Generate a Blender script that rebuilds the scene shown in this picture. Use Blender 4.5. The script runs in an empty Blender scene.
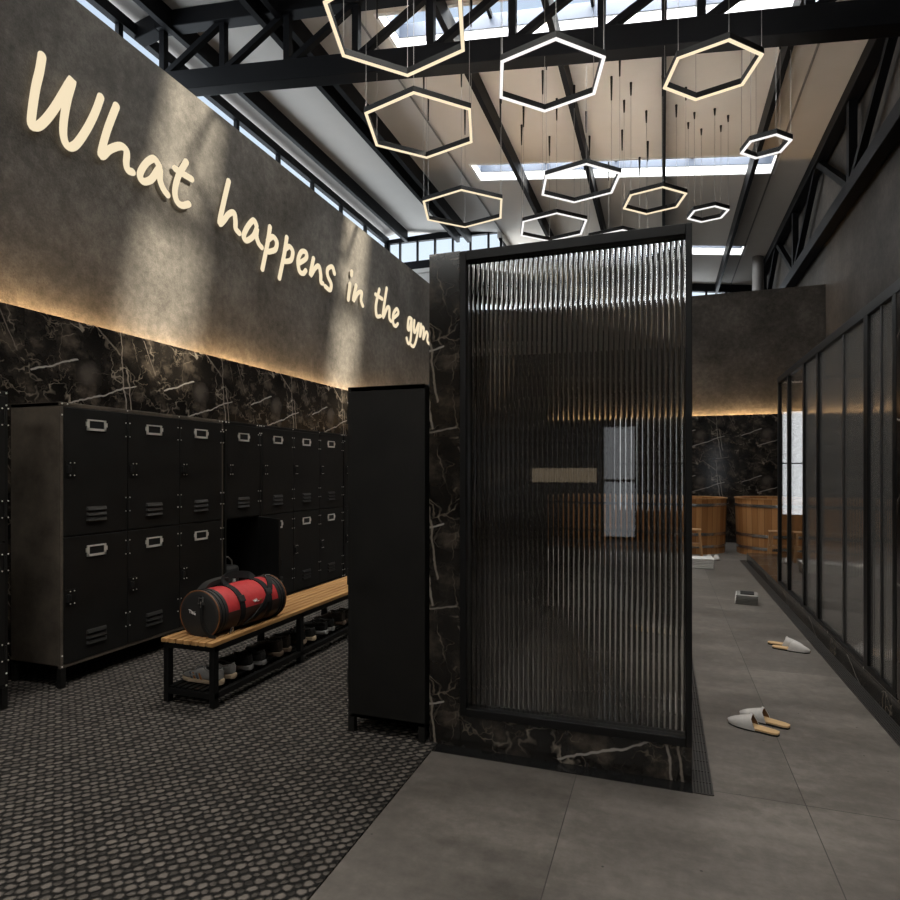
import bpy, bmesh, math, random
from mathutils import Vector, Matrix
random.seed(7)
SC = bpy.context.scene
COL = SC.collection
PI = math.pi

# ------------------------------------------------------------------ mesh helpers
class MB:
    def __init__(self):
        self.bm = bmesh.new()
    def box(self, x0, x1, y0, y1, z0, z1):
        v = [self.bm.verts.new(p) for p in ((x0,y0,z0),(x1,y0,z0),(x1,y1,z0),(x0,y1,z0),(x0,y0,z1),(x1,y0,z1),(x1,y1,z1),(x0,y1,z1))]
        for f in ((0,3,2,1),(4,5,6,7),(0,1,5,4),(1,2,6,5),(2,3,7,6),(3,0,4,7)):
            self.bm.faces.new([v[i] for i in f])
        return self
    def hexa(self, pts):
        v = [self.bm.verts.new(p) for p in pts]
        for f in ((0,3,2,1),(4,5,6,7),(0,1,5,4),(1,2,6,5),(2,3,7,6),(3,0,4,7)):
            self.bm.faces.new([v[i] for i in f])
        return self
    def bar(self, a, b, w, h, up=(0,0,1)):
        a = Vector(a); b = Vector(b); d = (b-a).normalized(); up = Vector(up)
        s = d.cross(up)
        if s.length < 1e-4: s = d.cross(Vector((1,0,0)))
        s.normalize(); u = s.cross(d).normalized()
        P = []
        for c in (a, b):
            for (i, j) in ((-1,-1),(1,-1),(1,1),(-1,1)):
                P.append(c + s*(i*w/2) + u*(j*h/2))
        v = [self.bm.verts.new(p) for p in P]
        for f in ((0,1,2,3),(7,6,5,4),(0,4,5,1),(1,5,6,2),(2,6,7,3),(3,7,4,0)):
            self.bm.faces.new([v[i] for i in f])
        return self
    def rings(self, R, cap=True, closed=False):
        n = len(R[0]); V = [[self.bm.verts.new(p) for p in r] for r in R]
        m = len(V)
        for i in range(m if closed else m-1):
            A = V[i]; B = V[(i+1) % m]
            for k in range(n):
                self.bm.faces.new((A[k], A[(k+1)%n], B[(k+1)%n], B[k]))
        if cap and not closed:
            self.bm.faces.new(V[0][::-1]); self.bm.faces.new(V[-1])
        return self
    def cyl(self, a, b, r0, r1=None, n=12, cap=True):
        a = Vector(a); b = Vector(b); r1 = r0 if r1 is None else r1
        d = (b-a).normalized(); s = d.orthogonal().normalized(); u = d.cross(s)
        R = [[c + (s*math.cos(2*PI*k/n) + u*math.sin(2*PI*k/n))*r for k in range(n)] for c, r in ((a,r0),(b,r1))]
        return self.rings(R, cap)
    def tube(self, pts, r, n=8, closed=False, roundcap=False, squash=None):
        pts = [Vector(p) for p in pts]; m = len(pts)
        R = []
        prev = None
        seq = []
        for i in range(m):
            if closed: t = pts[(i+1)%m] - pts[i-1]
            else: t = pts[min(i+1,m-1)] - pts[max(i-1,0)]
            seq.append((pts[i], t.normalized(), r if not callable(r) else r(i/(m-1))))
        if roundcap:
            h = []; tl = []
            for a in (0.08, .4, .8, 1.2):
                h.append((seq[0][0] - seq[0][1]*seq[0][2]*math.cos(a), seq[0][1], seq[0][2]*math.sin(a)))
                tl.insert(0, (seq[-1][0] + seq[-1][1]*seq[-1][2]*math.cos(a), seq[-1][1], seq[-1][2]*math.sin(a)))
            seq = h + seq + tl
        for c, t, rr in seq:
            if prev is None: s = t.orthogonal().normalized()
            else:
                s = prev - t*prev.dot(t)
                s = s.normalized() if s.length > 1e-5 else t.orthogonal().normalized()
            prev = s; u = t.cross(s)
            ring = [c + (s*math.cos(2*PI*k/n) + u*math.sin(2*PI*k/n))*rr for k in range(n)]
            if squash: ring = [Vector((squash[0] + (p.x-squash[0])*squash[1], p.y, p.z)) for p in ring]
            R.append(ring)
        return self.rings(R, True, closed)
    def lathe(self, prof, n=32, c=(0,0), closed=False):
        R = [[(c[0]+r*math.cos(2*PI*k/n), c[1]+r*math.sin(2*PI*k/n), z) for k in range(n)] for r, z in prof]
        return self.rings(R, not closed, closed)
    def prism(self, poly, axis, a, b):
        def mk(p, t):
            return {'x': (t,p[0],p[1]), 'y': (p[0],t,p[1]), 'z': (p[0],p[1],t)}[axis]
        return self.rings([[mk(p,a) for p in poly],[mk(p,b) for p in poly]])
    def sphere(self, c, r, n=8):
        m = Matrix.Translation(c) @ Matrix.Diagonal((r if not isinstance(r,tuple) else r[0], r if not isinstance(r,tuple) else r[1], r if not isinstance(r,tuple) else r[2], 1))
        bmesh.ops.create_uvsphere(self.bm, u_segments=n, v_segments=max(4,n//2+1), radius=1, matrix=m)
        return self
    def build(self, name, mat, parent=None, loc=None, bevel=0, smooth=False, seg=2, rot=None):
        bmesh.ops.recalc_face_normals(self.bm, faces=self.bm.faces)
        me = bpy.data.meshes.new(name); self.bm.to_mesh(me); self.bm.free()
        o = bpy.data.objects.new(name, me); COL.objects.link(o)
        me.materials.append(mat)
        if parent is not None: o.parent = parent
        if loc is not None: o.location = loc
        if rot is not None: o.rotation_euler = rot
        if bevel:
            b = o.modifiers.new('bevel','BEVEL'); b.width = bevel; b.segments = seg; b.limit_method = 'ANGLE'; b.angle_limit = math.radians(40)
        if smooth:
            for p in me.polygons: p.use_smooth = True
            try: me.set_sharp_from_angle(angle=math.radians(42))
            except Exception: pass
        return o

def empty(name, loc=(0,0,0), rz=0, parent=None):
    o = bpy.data.objects.new(name, None); COL.objects.link(o)
    o.location = loc; o.rotation_euler = (0,0,rz); o.empty_display_size = .1
    if parent: o.parent = parent
    return o
def tag(o, label, cat, group=None):
    o['label'] = label; o['category'] = cat
    if group: o['group'] = group
    return o
def struct(o):
    o['kind'] = 'structure'; return o
def kids(o):
    return [c for c in bpy.data.objects if c.parent == o]
def dup(o, parent=None):
    c = o.copy(); COL.objects.link(c)
    if parent is not None: c.parent = parent
    for ch in kids(o): dup(ch, c)
    return c
def catmull(P, k=6):
    P = [Vector(p) for p in P]
    if len(P) < 3:
        return [P[0].lerp(P[-1], i/k) for i in range(k+1)]
    out = []
    for i in range(len(P)-1):
        p0 = P[max(i-1,0)]; p1 = P[i]; p2 = P[i+1]; p3 = P[min(i+2,len(P)-1)]
        for j in range(k):
            t = j/k
            out.append(.5*((2*p1)+(p2-p0)*t+(2*p0-5*p1+4*p2-p3)*t*t+(3*p1-p0-3*p2+p3)*t**3))
    out.append(P[-1]); return out

# ------------------------------------------------------------------ material helpers
class NT:
    def __init__(self, name):
        self.m = bpy.data.materials.new(name); self.m.use_nodes = True
        self.t = self.m.node_tree; self.t.nodes.clear()
        self.out = self.t.nodes.new('ShaderNodeOutputMaterial')
    def n(self, typ, **kw):
        nd = self.t.nodes.new(typ)
        for k, v in kw.items(): setattr(nd, k, v)
        return nd
    def set(self, sock, v):
        if hasattr(v, 'links') or isinstance(v, bpy.types.NodeSocket): self.t.links.new(v, sock)
        else:
            if isinstance(v, (tuple, list)) and len(v) == 3 and sock.type == 'RGBA': v = (*v, 1)
            sock.default_value = v
    def math(self, op, a, b=0.0, c=None, clamp=False):
        nd = self.n('ShaderNodeMath', operation=op, use_clamp=clamp)
        self.set(nd.inputs[0], a); self.set(nd.inputs[1], b)
        if c is not None: self.set(nd.inputs[2], c)
        return nd.outputs[0]
    def mix(self, f, a, b):
        nd = self.n('ShaderNodeMix', data_type='RGBA')
        self.set(nd.inputs[0], f); self.set(nd.inputs[6], a); self.set(nd.inputs[7], b)
        return nd.outputs[2]
    def sstep(self, v, a, b):     # smooth 1 -> 0 between a and b (or reverse)
        nd = self.n('ShaderNodeMapRange', interpolation_type='SMOOTHSTEP')
        self.set(nd.inputs[0], v); nd.inputs[1].default_value = min(a,b); nd.inputs[2].default_value = max(a,b)
        nd.inputs[3].default_value = 1 if a < b else 0; nd.inputs[4].default_value = 0 if a < b else 1
        return nd.outputs[0]
    def noise(self, vec, scale, detail=3, rough=.55):
        nd = self.n('ShaderNodeTexNoise')
        if vec is not None: self.t.links.new(vec, nd.inputs['Vector'])
        nd.inputs['Scale'].default_value = scale; nd.inputs['Detail'].default_value = detail; nd.inputs['Roughness'].default_value = rough
        return nd
    def ramp(self, f, stops):
        nd = self.n('ShaderNodeValToRGB'); self.set(nd.inputs[0], f)
        e = nd.color_ramp.elements
        while len(e) < len(stops): e.new(.5)
        for k, (p, c) in enumerate(stops):
            e[k].position = p; e[k].color = (*c, 1) if len(c) == 3 else c
        return nd.outputs[0]
    def pos(self): return self.n('ShaderNodeNewGeometry').outputs['Position']
    def obj(self): return self.n('ShaderNodeTexCoord').outputs['Object']
    def sep(self, v):
        nd = self.n('ShaderNodeSeparateXYZ'); self.t.links.new(v, nd.inputs[0]); return nd.outputs
    def comb(self, x, y, z=0.0):
        nd = self.n('ShaderNodeCombineXYZ')
        for i, a in enumerate((x,y,z)): self.set(nd.inputs[i], a)
        return nd.outputs[0]
    def vscale(self, v, s):
        nd = self.n('ShaderNodeVectorMath', operation='MULTIPLY'); self.t.links.new(v, nd.inputs[0])
        nd.inputs[1].default_value = s; return nd.outputs[0]
    def vadd(self, a, b):
        nd = self.n('ShaderNodeVectorMath', operation='ADD'); self.set(nd.inputs[0], a); self.set(nd.inputs[1], b); return nd.outputs[0]
    def bump(self, h, strength=.3, dist=.01):
        nd = self.n('ShaderNodeBump'); nd.inputs['Strength'].default_value = strength; nd.inputs['Distance'].default_value = dist
        self.t.links.new(h, nd.inputs['Height']); return nd.outputs[0]
    def bsdf(self, col, rough=.5, metal=0.0, normal=None, spec=.5, emit=None, estr=1, coat=0, trans=0, ior=None):
        p = self.n('ShaderNodeBsdfPrincipled')
        self.set(p.inputs['Base Color'], col); self.set(p.inputs['Roughness'], rough); self.set(p.inputs['Metallic'], metal)
        p.inputs['Specular IOR Level'].default_value = spec
        if normal is not None: self.t.links.new(normal, p.inputs['Normal'])
        if emit: p.inputs['Emission Color'].default_value = (*emit,1); p.inputs['Emission Strength'].default_value = estr
        if coat: p.inputs['Coat Weight'].default_value = coat; p.inputs['Coat Roughness'].default_value = .15
        if trans: p.inputs['Transmission Weight'].default_value = trans
        if ior: p.inputs['IOR'].default_value = ior
        return p.outputs[0]
    def end(self, sh):
        self.t.links.new(sh, self.out.inputs['Surface']); return self.m

def plain(name, col, rough=.5, metal=0, spec=.5, vary=.12, scale=40, bump=0):
    k = NT(name); nz = k.noise(k.obj(), scale, 3)
    lo = tuple(c*(1-vary) for c in col); hi = tuple(min(1,c*(1+vary)) for c in col)
    c = k.mix(nz.outputs[0], lo, hi)
    nm = k.bump(nz.outputs[0], bump, .004) if bump else None
    return k.end(k.bsdf(c, rough, metal, nm, spec))
def emis(name, col, s):
    k = NT(name); e = k.n('ShaderNodeEmission'); e.inputs[0].default_value = (*col,1); e.inputs[1].default_value = s
    return k.end(e.outputs[0])

def marble(name, axis, uo, vo, gain=1.0, TU=1.23, TV=.94):
    """dark marble with brown webs and a few bright strokes, repeating like book-matched slabs"""
    k = NT(name); s = k.sep(k.pos())
    u0, v0 = (s[0], s[1]) if axis == 'z' else (k.math('ADD', s[0], s[1]), s[2])
    u = k.math('WRAP', k.math('ADD', u0, uo), TU, 0.0); v = k.math('WRAP', k.math('ADD', v0, vo), TV, 0.0)
    P = k.comb(u, v, 0.0)
    d1 = k.noise(P, 3.0, 4, .6)
    W = k.vadd(P, k.vscale(k.vadd(d1.outputs['Color'], (-.5,-.5,-.5)), (.28,.28,0)))
    cloud = k.noise(P, 4.2, 5, .62).outputs[0]
    base = k.ramp(cloud, [(.34,(.006,.0055,.005)),(.52,(.022,.0185,.0155)),(.70,(.11,.088,.068))])
    def web(scale, width, rnd=1.0):
        vo_ = k.n('ShaderNodeTexVoronoi', feature='DISTANCE_TO_EDGE'); k.t.links.new(W, vo_.inputs['Vector']); vo_.inputs['Scale'].default_value = scale
        return k.sstep(vo_.outputs['Distance'], 0.0, width)
    def ridge(scale, width, off, dist=.25):
        Q = k.vadd(k.vadd(P, (off, off*.7, 0)), k.vscale(k.vadd(d1.outputs['Color'], (-.5,-.5,-.5)), (dist,dist,0)))
        r_ = k.math('ABSOLUTE', k.math('SUBTRACT', k.noise(Q, scale, 3, .55).outputs[0], .5))
        return k.sstep(r_, 0.0, width)
    m1 = k.math('MULTIPLY', ridge(2.2, .010, 0.0), k.sstep(k.noise(P, 2.7, 2).outputs[0], .62, .45))
    m2 = k.math('MULTIPLY', ridge(4.2, .013, 5.3, .4), k.sstep(k.noise(P, 3.6, 2).outputs[0], .40, .58))
    m3 = k.math('MULTIPLY', web(3.1, .012), k.sstep(k.noise(P, 5.0, 2).outputs[0], .58, .44))
    c = k.mix(k.math('MULTIPLY', m2, .7), base, (.17,.138,.105))
    c = k.mix(k.math('MULTIPLY', m3, .7), c, (.20,.165,.13))
    c = k.mix(k.math('MULTIPLY', m1, .85), c, (.33,.28,.225))
    # soft pale patch
    dx = k.math('SUBTRACT', u, .50); dy = k.math('SUBTRACT', v, .50)
    rr = k.math('SQRT', k.math('ADD', k.math('MULTIPLY', dx, dx), k.math('MULTIPLY', dy, dy)))
    c = k.mix(k.math('MULTIPLY', k.sstep(k.math('ADD', rr, k.math('MULTIPLY', k.math('SUBTRACT', cloud, .5), .35)), .01, .13), .55), c, (.16,.135,.115))
    ws = k.sep(k.vadd(P, k.vscale(k.vadd(d1.outputs['Color'], (-.5,-.5,-.5)), (.10,.10,0))))
    def seg(a, b, w, amt, col):
        nonlocal c
        (ax, ay), (bx, by) = a, b; L2 = (bx-ax)**2 + (by-ay)**2
        px = k.math('SUBTRACT', ws[0], ax); py = k.math('SUBTRACT', ws[1], ay)
        t = k.math('ADD', k.math('MULTIPLY', px, (bx-ax)/L2), k.math('MULTIPLY', py, (by-ay)/L2), clamp=True)
        ex = k.math('SUBTRACT', px, k.math('MULTIPLY', t, bx-ax)); ey = k.math('SUBTRACT', py, k.math('MULTIPLY', t, by-ay))
        d = k.math('SQRT', k.math('ADD', k.math('MULTIPLY', ex, ex), k.math('MULTIPLY', ey, ey)))
        c = k.mix(k.math('MULTIPLY', k.sstep(d, w*.35, w), amt), c, col)
    seg((.35,.27),(.95,.48), .008, .85, (.48,.44,.40))
    seg((.06,.49),(.40,.62), .009, .85, (.50,.46,.42))
    seg((.80,.92),(.84,.45), .006, .7, (.36,.31,.26))
    seg((.84,.45),(.90,.06), .008, .75, (.40,.35,.30))
    seg((.86,.60),(.93,.20), .008, .7, (.34,.29,.24))
    seg((.80,.03),(1.03,.05), .008, .7, (.34,.30,.26))
    seg((.55,.93),(.80,.72), .008, .6, (.26,.22,.18))
    seg((1.05,.88),(1.18,.60), .006, .6, (.24,.2,.17))
    if gain != 1.0: c = k.mix(1.0-gain, c, (0.004,.004,.004))
    return k.end(k.bsdf(c, .16, 0, None, .5))

M = {}
M['marble_side'] = marble('marble_side', 'y', .35-3.418+4.255, .27-1.963)
M['marble_back'] = marble('marble_back', 'x', .35-.567-13.55, .27-1.953)
M['marble_front'] = marble('marble_front', 'x', 2.06-3.03, .25, .8)
M['marble_kerb'] = marble('marble_kerb', 'y', .2-1.262, .5, .75)
M['marble_tray'] = marble('marble_tray', 'z', .3, .2, .5)
M['marble_top'] = marble('marble_top', 'z', .2, .5, .9)

def concrete(name, lo, mid, hi, scale=1.3, rough=.72, bump=.25):
    k = NT(name); p = k.pos()
    a = k.noise(p, scale, 6, .62).outputs[0]; b = k.noise(p, scale*9, 4, .7).outputs[0]; f = k.noise(p, 75, 2, .6).outputs[0]
    t = k.math('ADD', k.math('MULTIPLY', a, .50), k.math('ADD', k.math('MULTIPLY', b, .32), k.math('MULTIPLY', f, .18)))
    c = k.ramp(t, [(.36,lo),(.5,mid),(.64,hi)])
    pit = k.sstep(k.noise(p, 34, 2, .5).outputs[0], .30, .26)
    return k.end(k.bsdf(c, rough, 0, k.bump(t, bump, .02), .35))
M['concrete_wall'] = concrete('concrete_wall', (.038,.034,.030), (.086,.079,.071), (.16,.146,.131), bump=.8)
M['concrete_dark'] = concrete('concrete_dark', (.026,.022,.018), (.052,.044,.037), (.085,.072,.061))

def floor_mat():
    k = NT('concrete_tile'); p = k.pos(); s = k.sep(p)
    st = k.vscale(p, (.8,2.6,1))
    a = k.noise(st, 1.1, 6, .62).outputs[0]; b = k.noise(p, 14, 4, .7).outputs[0]
    ux = k.math('DIVIDE', k.math('ADD', s[0], .39), .975); uy = k.math('DIVIDE', k.math('ADD', s[1], -1.05), 1.95)
    cell = k.comb(k.math('FLOOR', ux), k.math('FLOOR', uy), 0.0)
    wn = k.n('ShaderNodeTexWhiteNoise'); k.t.links.new(cell, wn.inputs['Vector'])
    t = k.math('ADD', k.math('ADD', k.math('MULTIPLY', a, .6), k.math('MULTIPLY', b, .28)), k.math('MULTIPLY', wn.outputs[0], .12))
    c = k.ramp(t, [(.34,(.068,.060,.052)),(.5,(.128,.114,.100)),(.66,(.215,.193,.17))])
    def seam(u, w):
        f = k.math('FRACT', u); d = k.math('MINIMUM', f, k.math('SUBTRACT', 1.0, f)); return k.math('LESS_THAN', d, w)
    sm = k.math('MAXIMUM', seam(ux, .0022), seam(uy, .0011))
    vo = k.n('ShaderNodeTexVoronoi'); k.t.links.new(p, vo.inputs['Vector']); vo.inputs['Scale'].default_value = 6.5
    pit = k.math('LESS_THAN', vo.outputs['Distance'], .035)
    c = k.mix(k.math('MULTIPLY', k.math('MAXIMUM', sm, pit), .8), c, (.03,.027,.024))
    r = k.math('ADD', k.math('MULTIPLY', a, .3), .32)
    return k.end(k.bsdf(c, r, 0, k.bump(k.math('SUBTRACT', b, sm), .12, .01), .45))
M['floor'] = floor_mat()

def carpet_mat():
    k = NT('woven_carpet'); p = k.pos()
    wob = k.vscale(k.vadd(k.noise(p, 30, 2).outputs['Color'], (-.5,-.5,-.5)), (.020,.020,0))
    s = k.sep(k.vadd(p, wob))
    def nub(ox, oy, ru, rv):
        u = k.math('ADD', k.math('DIVIDE', s[0], .057), ox); v = k.math('ADD', k.math('DIVIDE', s[1], .0445), oy)
        fu = k.math('DIVIDE', k.math('SUBTRACT', k.math('FRACT', u), .5), ru); fv = k.math('DIVIDE', k.math('SUBTRACT', k.math('FRACT', v), .5), rv)
        fu = k.math('SUBTRACT', fu, k.math('MULTIPLY', fv, .25))
        d = k.math('SQRT', k.math('ADD', k.math('MULTIPLY', fu, fu), k.math('MULTIPLY', fv, fv)))
        wn = k.n('ShaderNodeTexWhiteNoise'); k.t.links.new(k.comb(k.math('FLOOR', u), k.math('FLOOR', v), ox), wn.inputs['Vector'])
        return k.sstep(d, .55, 1.08), wn.outputs[0]
    n1, w1 = nub(0.0, 0.0, .37, .45); n2, w2 = nub(.5, .5, .26, .34)
    dome = k.math('MAXIMUM', n1, k.math('MULTIPLY', n2, k.math('ADD', .25, k.math('MULTIPLY', w2, .55))))
    fib = k.noise(p, 420, 2).outputs[0]
    t = k.math('MULTIPLY', dome, k.math('ADD', .68, k.math('MULTIPLY', w1, .42)))
    t = k.math('MULTIPLY', t, k.math('ADD', .65, k.math('MULTIPLY', fib, .7)))
    c = k.ramp(t, [(0,(.006,.0055,.005)),(.35,(.042,.037,.032)),(1,(.150,.131,.114))])
    return k.end(k.bsdf(c, .85, 0, k.bump(k.math('MULTIPLY', dome, 1.0), .9, .014), .25))
M['carpet'] = carpet_mat()

def metal_paint(name, lo, hi, rough=.42, scale=6):
    k = NT(name); p = k.obj()
    a = k.noise(p, scale, 6, .65).outputs[0]; f = k.noise(p, 160, 2).outputs[0]
    c = k.ramp(k.math('ADD', k.math('MULTIPLY', a, .8), k.math('MULTIPLY', f, .2)), [(.33,lo),(.68,hi)])
    return k.end(k.bsdf(c, k.math('ADD', rough-.08, k.math('MULTIPLY', a, .25)), .25, k.bump(f, .04, .002), .45))
M['locker'] = metal_paint('locker_paint', (.0055,.005,.0045), (.012,.011,.0095), .5)
M['locker_worn_lit'] = metal_paint('locker_worn_lit', (.055,.045,.036), (.18,.147,.115), .5, 4)  # worn brown paint, lightened to stand in for light on the end panel
M['locker_door'] = metal_paint('locker_door_paint', (.0095,.009,.008), (.017,.016,.0145), .48)
M['black_steel'] = plain('black_steel', (.0045,.0045,.0045), .45, .1, .35)
M['roof_steel'] = plain('roof_steel', (.0048,.0052,.0066), .55, 0, .12)
M['sky_frame'] = plain('skylight_frame', (.055,.07,.10), .5)
M['joint'] = plain('pane_joint', (.03,.029,.028), .5)
M['black_gloss'] = plain('black_gloss', (.008,.008,.008), .18)
M['steel'] = plain('brushed_steel', (.72,.70,.67), .22, .95)
M['plate'] = plain('plate_nickel', (.80,.76,.70), .35, .25)
M['dark_hole'] = plain('dark_slot', (.006,.006,.006), .6)
M['louvre'] = plain('louvre_paint', (.03,.029,.027), .3, .4)
M['drain'] = plain('drain_steel', (.075,.07,.065), .4, .6)
M['ceiling'] = plain('ceiling_panel', (.60,.57,.535), .8, 0, .2, .04, 3)
M['ceil_trim'] = plain('ceiling_joint', (.22,.21,.2), .7)
M['curb'] = plain('white_curb', (.8,.8,.8), .5)
M['white_panel'] = plain('white_panel', (.62,.6,.57), .6)
M['pipe'] = plain('pipe_grey', (.20,.19,.185), .4)
M['ring_black'] = plain('ring_black', (.004,.004,.004), .55, 0, .3)
M['cable'] = plain('cable_steel', (.30,.29,.28), .4, .6)
M['led_warm'] = emis('led_warm', (1.0,.83,.58), 1.05)
M['led_white'] = emis('led_white', (1.0,.97,.95), 1.1)
M['fill_up'] = emis('fill_up', (1.0,.92,.82), 50)  # emitter of the added upward strips, brightens the ceiling
M['sign_glow'] = emis('sign_glow', (1.0,.84,.58), .93)
M['cove_led'] = emis('cove_led', (1.0,.62,.28), 58)
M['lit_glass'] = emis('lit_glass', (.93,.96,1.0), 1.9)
M['niche_glow'] = emis('niche_glow', (1.0,.78,.52), 1.6)

def wood(name, c0, c1, axis='y', fine=1.0, rough=.45):
    k = NT(name); p = k.obj()
    sc = {'y': (30,1.6,30), 'z': (26,26,1.6), 'x': (1.6,30,30)}[axis]
    a = k.noise(k.vscale(p, sc), fine, 4, .6).outputs[0]; b = k.noise(k.vscale(p, tuple(x*.25 for x in sc)), fine, 2).outputs[0]
    t = k.math('ADD', k.math('MULTIPLY', a, .6), k.math('MULTIPLY', b, .4))
    return k.end(k.bsdf(k.ramp(t, [(.34,c0),(.66,c1)]), rough, 0, k.bump(a, .08, .002), .4))
M['bench_wood'] = wood('bench_wood', (.36,.175,.062), (.62,.36,.15), 'y')
M['stool_wood'] = wood('stool_wood', (.34,.17,.07), (.55,.31,.14), 'z')
def stave_mat():
    k = NT('tub_staves'); s = k.sep(k.obj())
    ang = k.math('ARCTAN2', s[1], s[0]); q = k.math('MULTIPLY', ang, 40/(2*PI)); st = k.math('FLOOR', q)
    wn = k.n('ShaderNodeTexWhiteNoise'); k.t.links.new(k.comb(st, 3.0, 0.0), wn.inputs['Vector'])
    gr = k.noise(k.comb(k.math('MULTIPLY', ang, 60), st, k.math('MULTIPLY', s[2], 2.2)), 1.0, 4).outputs[0]
    t = k.math('ADD', k.math('MULTIPLY', wn.outputs[0], .55), k.math('MULTIPLY', gr, .45))
    c = k.ramp(t, [(.15,(.27,.115,.04)),(.5,(.46,.215,.08)),(.9,(.66,.36,.15))])
    f = k.math('FRACT', q); e = k.math('LESS_THAN', k.math('MINIMUM', f, k.math('SUBTRACT', 1.0, f)), .03)
    c = k.mix(k.math('MULTIPLY', e, .6), c, (.07,.03,.012))
    return k.end(k.bsdf(c, .22, 0, k.bump(k.math('SUBTRACT', 1.0, e), .15, .003), .5))
M['staves'] = stave_mat()

def thin_glass(name, tint, ior, rough, rib=0, axis=1, haze=0.0):
    k = NT(name); tr = k.n('ShaderNodeBsdfTransparent'); tr.inputs[0].default_value = (*tint,1)
    gl = k.n('ShaderNodeBsdfGlossy'); gl.inputs['Roughness'].default_value = rough; gl.inputs[0].default_value = (1,1,1,1)
    gm = k.n('ShaderNodeNewGeometry'); dt = k.n('ShaderNodeVectorMath', operation='DOT_PRODUCT')
    k.t.links.new(gm.outputs['Normal'], dt.inputs[0]); k.t.links.new(gm.outputs['Incoming'], dt.inputs[1])
    cs = k.math('SUBTRACT', 1.0, k.math('ABSOLUTE', dt.outputs['Value']), clamp=True)
    f0 = ((ior-1)/(ior+1))**2                       # Schlick, the same from both faces of the thin pane
    frs = k.math('ADD', f0, k.math('MULTIPLY', 1-f0, k.math('POWER', cs, 5.0)))
    if rib:
        s = k.sep(k.pos()); w = k.math('SINE', k.math('MULTIPLY', s[axis], 2*PI/rib))
        b = k.bump(w, .10, .004); k.t.links.new(b, gl.inputs['Normal'])
    base = tr.outputs[0]
    if haze:
        df = k.n('ShaderNodeBsdfDiffuse'); df.inputs[0].default_value = (.5,.48,.45,1)
        mh = k.n('ShaderNodeMixShader'); mh.inputs[0].default_value = haze
        k.t.links.new(base, mh.inputs[1]); k.t.links.new(df.outputs[0], mh.inputs[2]); base = mh.outputs[0]
    mx = k.n('ShaderNodeMixShader'); k.t.links.new(frs, mx.inputs[0])
    k.t.links.new(base, mx.inputs[1]); k.t.links.new(gl.outputs[0], mx.inputs[2])
    return k.end(mx.outputs[0])
M['clear_pane'] = thin_glass('clear_pane', (.93,.95,.96), 1.2, .02)
M['cubicle_pane'] = thin_glass('cubicle_pane', (.62,.61,.59), 2.0, .07, .035, 1, .22)
M['cubicle_clear'] = thin_glass('cubicle_clear', (.85,.85,.84), 1.4, .02, 0)
def fluted_mat():
    k = NT('fluted_glass')
    return k.end(k.bsdf((.76,.76,.75), .02, 0, None, .5, trans=1.0, ior=1.5))
M['fluted'] = fluted_mat()

# fabrics and small things
M['bag_red'] = plain('bag_red', (.48,.038,.040), .5, 0, .4, .25, 30, .2)
M['bag_black'] = plain('bag_black', (.024,.023,.022), .55, 0, .4, .2, 60, .2)
M['bag_web'] = plain('bag_webbing', (.010,.010,.010), .7, 0, .3, .2, 200, .3)
M['bag_piping'] = plain('bag_piping', (.20,.075,.025), .5)
M['white_print'] = plain('white_print', (.75,.73,.70), .6)
M['towel_white'] = plain('towel_white', (.70,.68,.65), .95, 0, .1, .08, 120, .5)
M['towel_grey'] = plain('towel_grey', (.25,.24,.225), .95, 0, .1, .1, 120, .5)
M['towel_dark'] = plain('towel_dark', (.035,.034,.033), .9, 0, .1, .2, 120, .5)
M['slip_felt'] = plain('slipper_felt', (.58,.555,.53), .9, 0, .15, .12, 60, .4)
M['slip_lining'] = plain('slipper_lining', (.20,.11,.05), .8)
M['slip_insole'] = plain('slipper_insole', (.62,.42,.22), .75, 0, .2, .15, 50, .2)
M['rubber'] = plain('dark_rubber', (.02,.019,.018), .7)
M['bottle_blue'] = plain('bottle_blue', (.38,.52,.72), .35)
M['bag_grey'] = plain('bag_grey', (.045,.045,.045), .6)
for nm, c in (('shoe_grey',(.27,.26,.25)),('shoe_black',(.017,.016,.015)),('shoe_brown',(.032,.024,.018)),('shoe_charcoal',(.028,.027,.026)),
              ('sole_tan',(.50,.38,.26)),('sole_grey',(.26,.25,.24)),('sole_light',(.40,.39,.37)),('sole_brown',(.17,.12,.085)),('shoe_lining',(.009,.009,.009)),('stripe_orange',(.36,.15,.045)),('stripe_slate',(.10,.12,.15))):
    M[nm] = plain(nm, c, .65, 0, .3, .15, 80, .15)

P_CLER, P_REAR, P_FAR, P_GAB, P_SKY, P_TOP, P_SUN, EXPO = 400, 220, 160, 40, 400, 560, 20.0, 0.0

# ================================================================== SETTING
FZ = 0.008                       # carpet top
def roof(x): return 8.0 - .134*x if x > -8.05 else 9.079 + .17*(x + 8.05)
XC, XM = -4.37, -4.255            # left wall: concrete face, marble face
YM, YC = 13.55, 13.66            # back wall: marble face, concrete face
XR = 3.0                         # right wall

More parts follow.
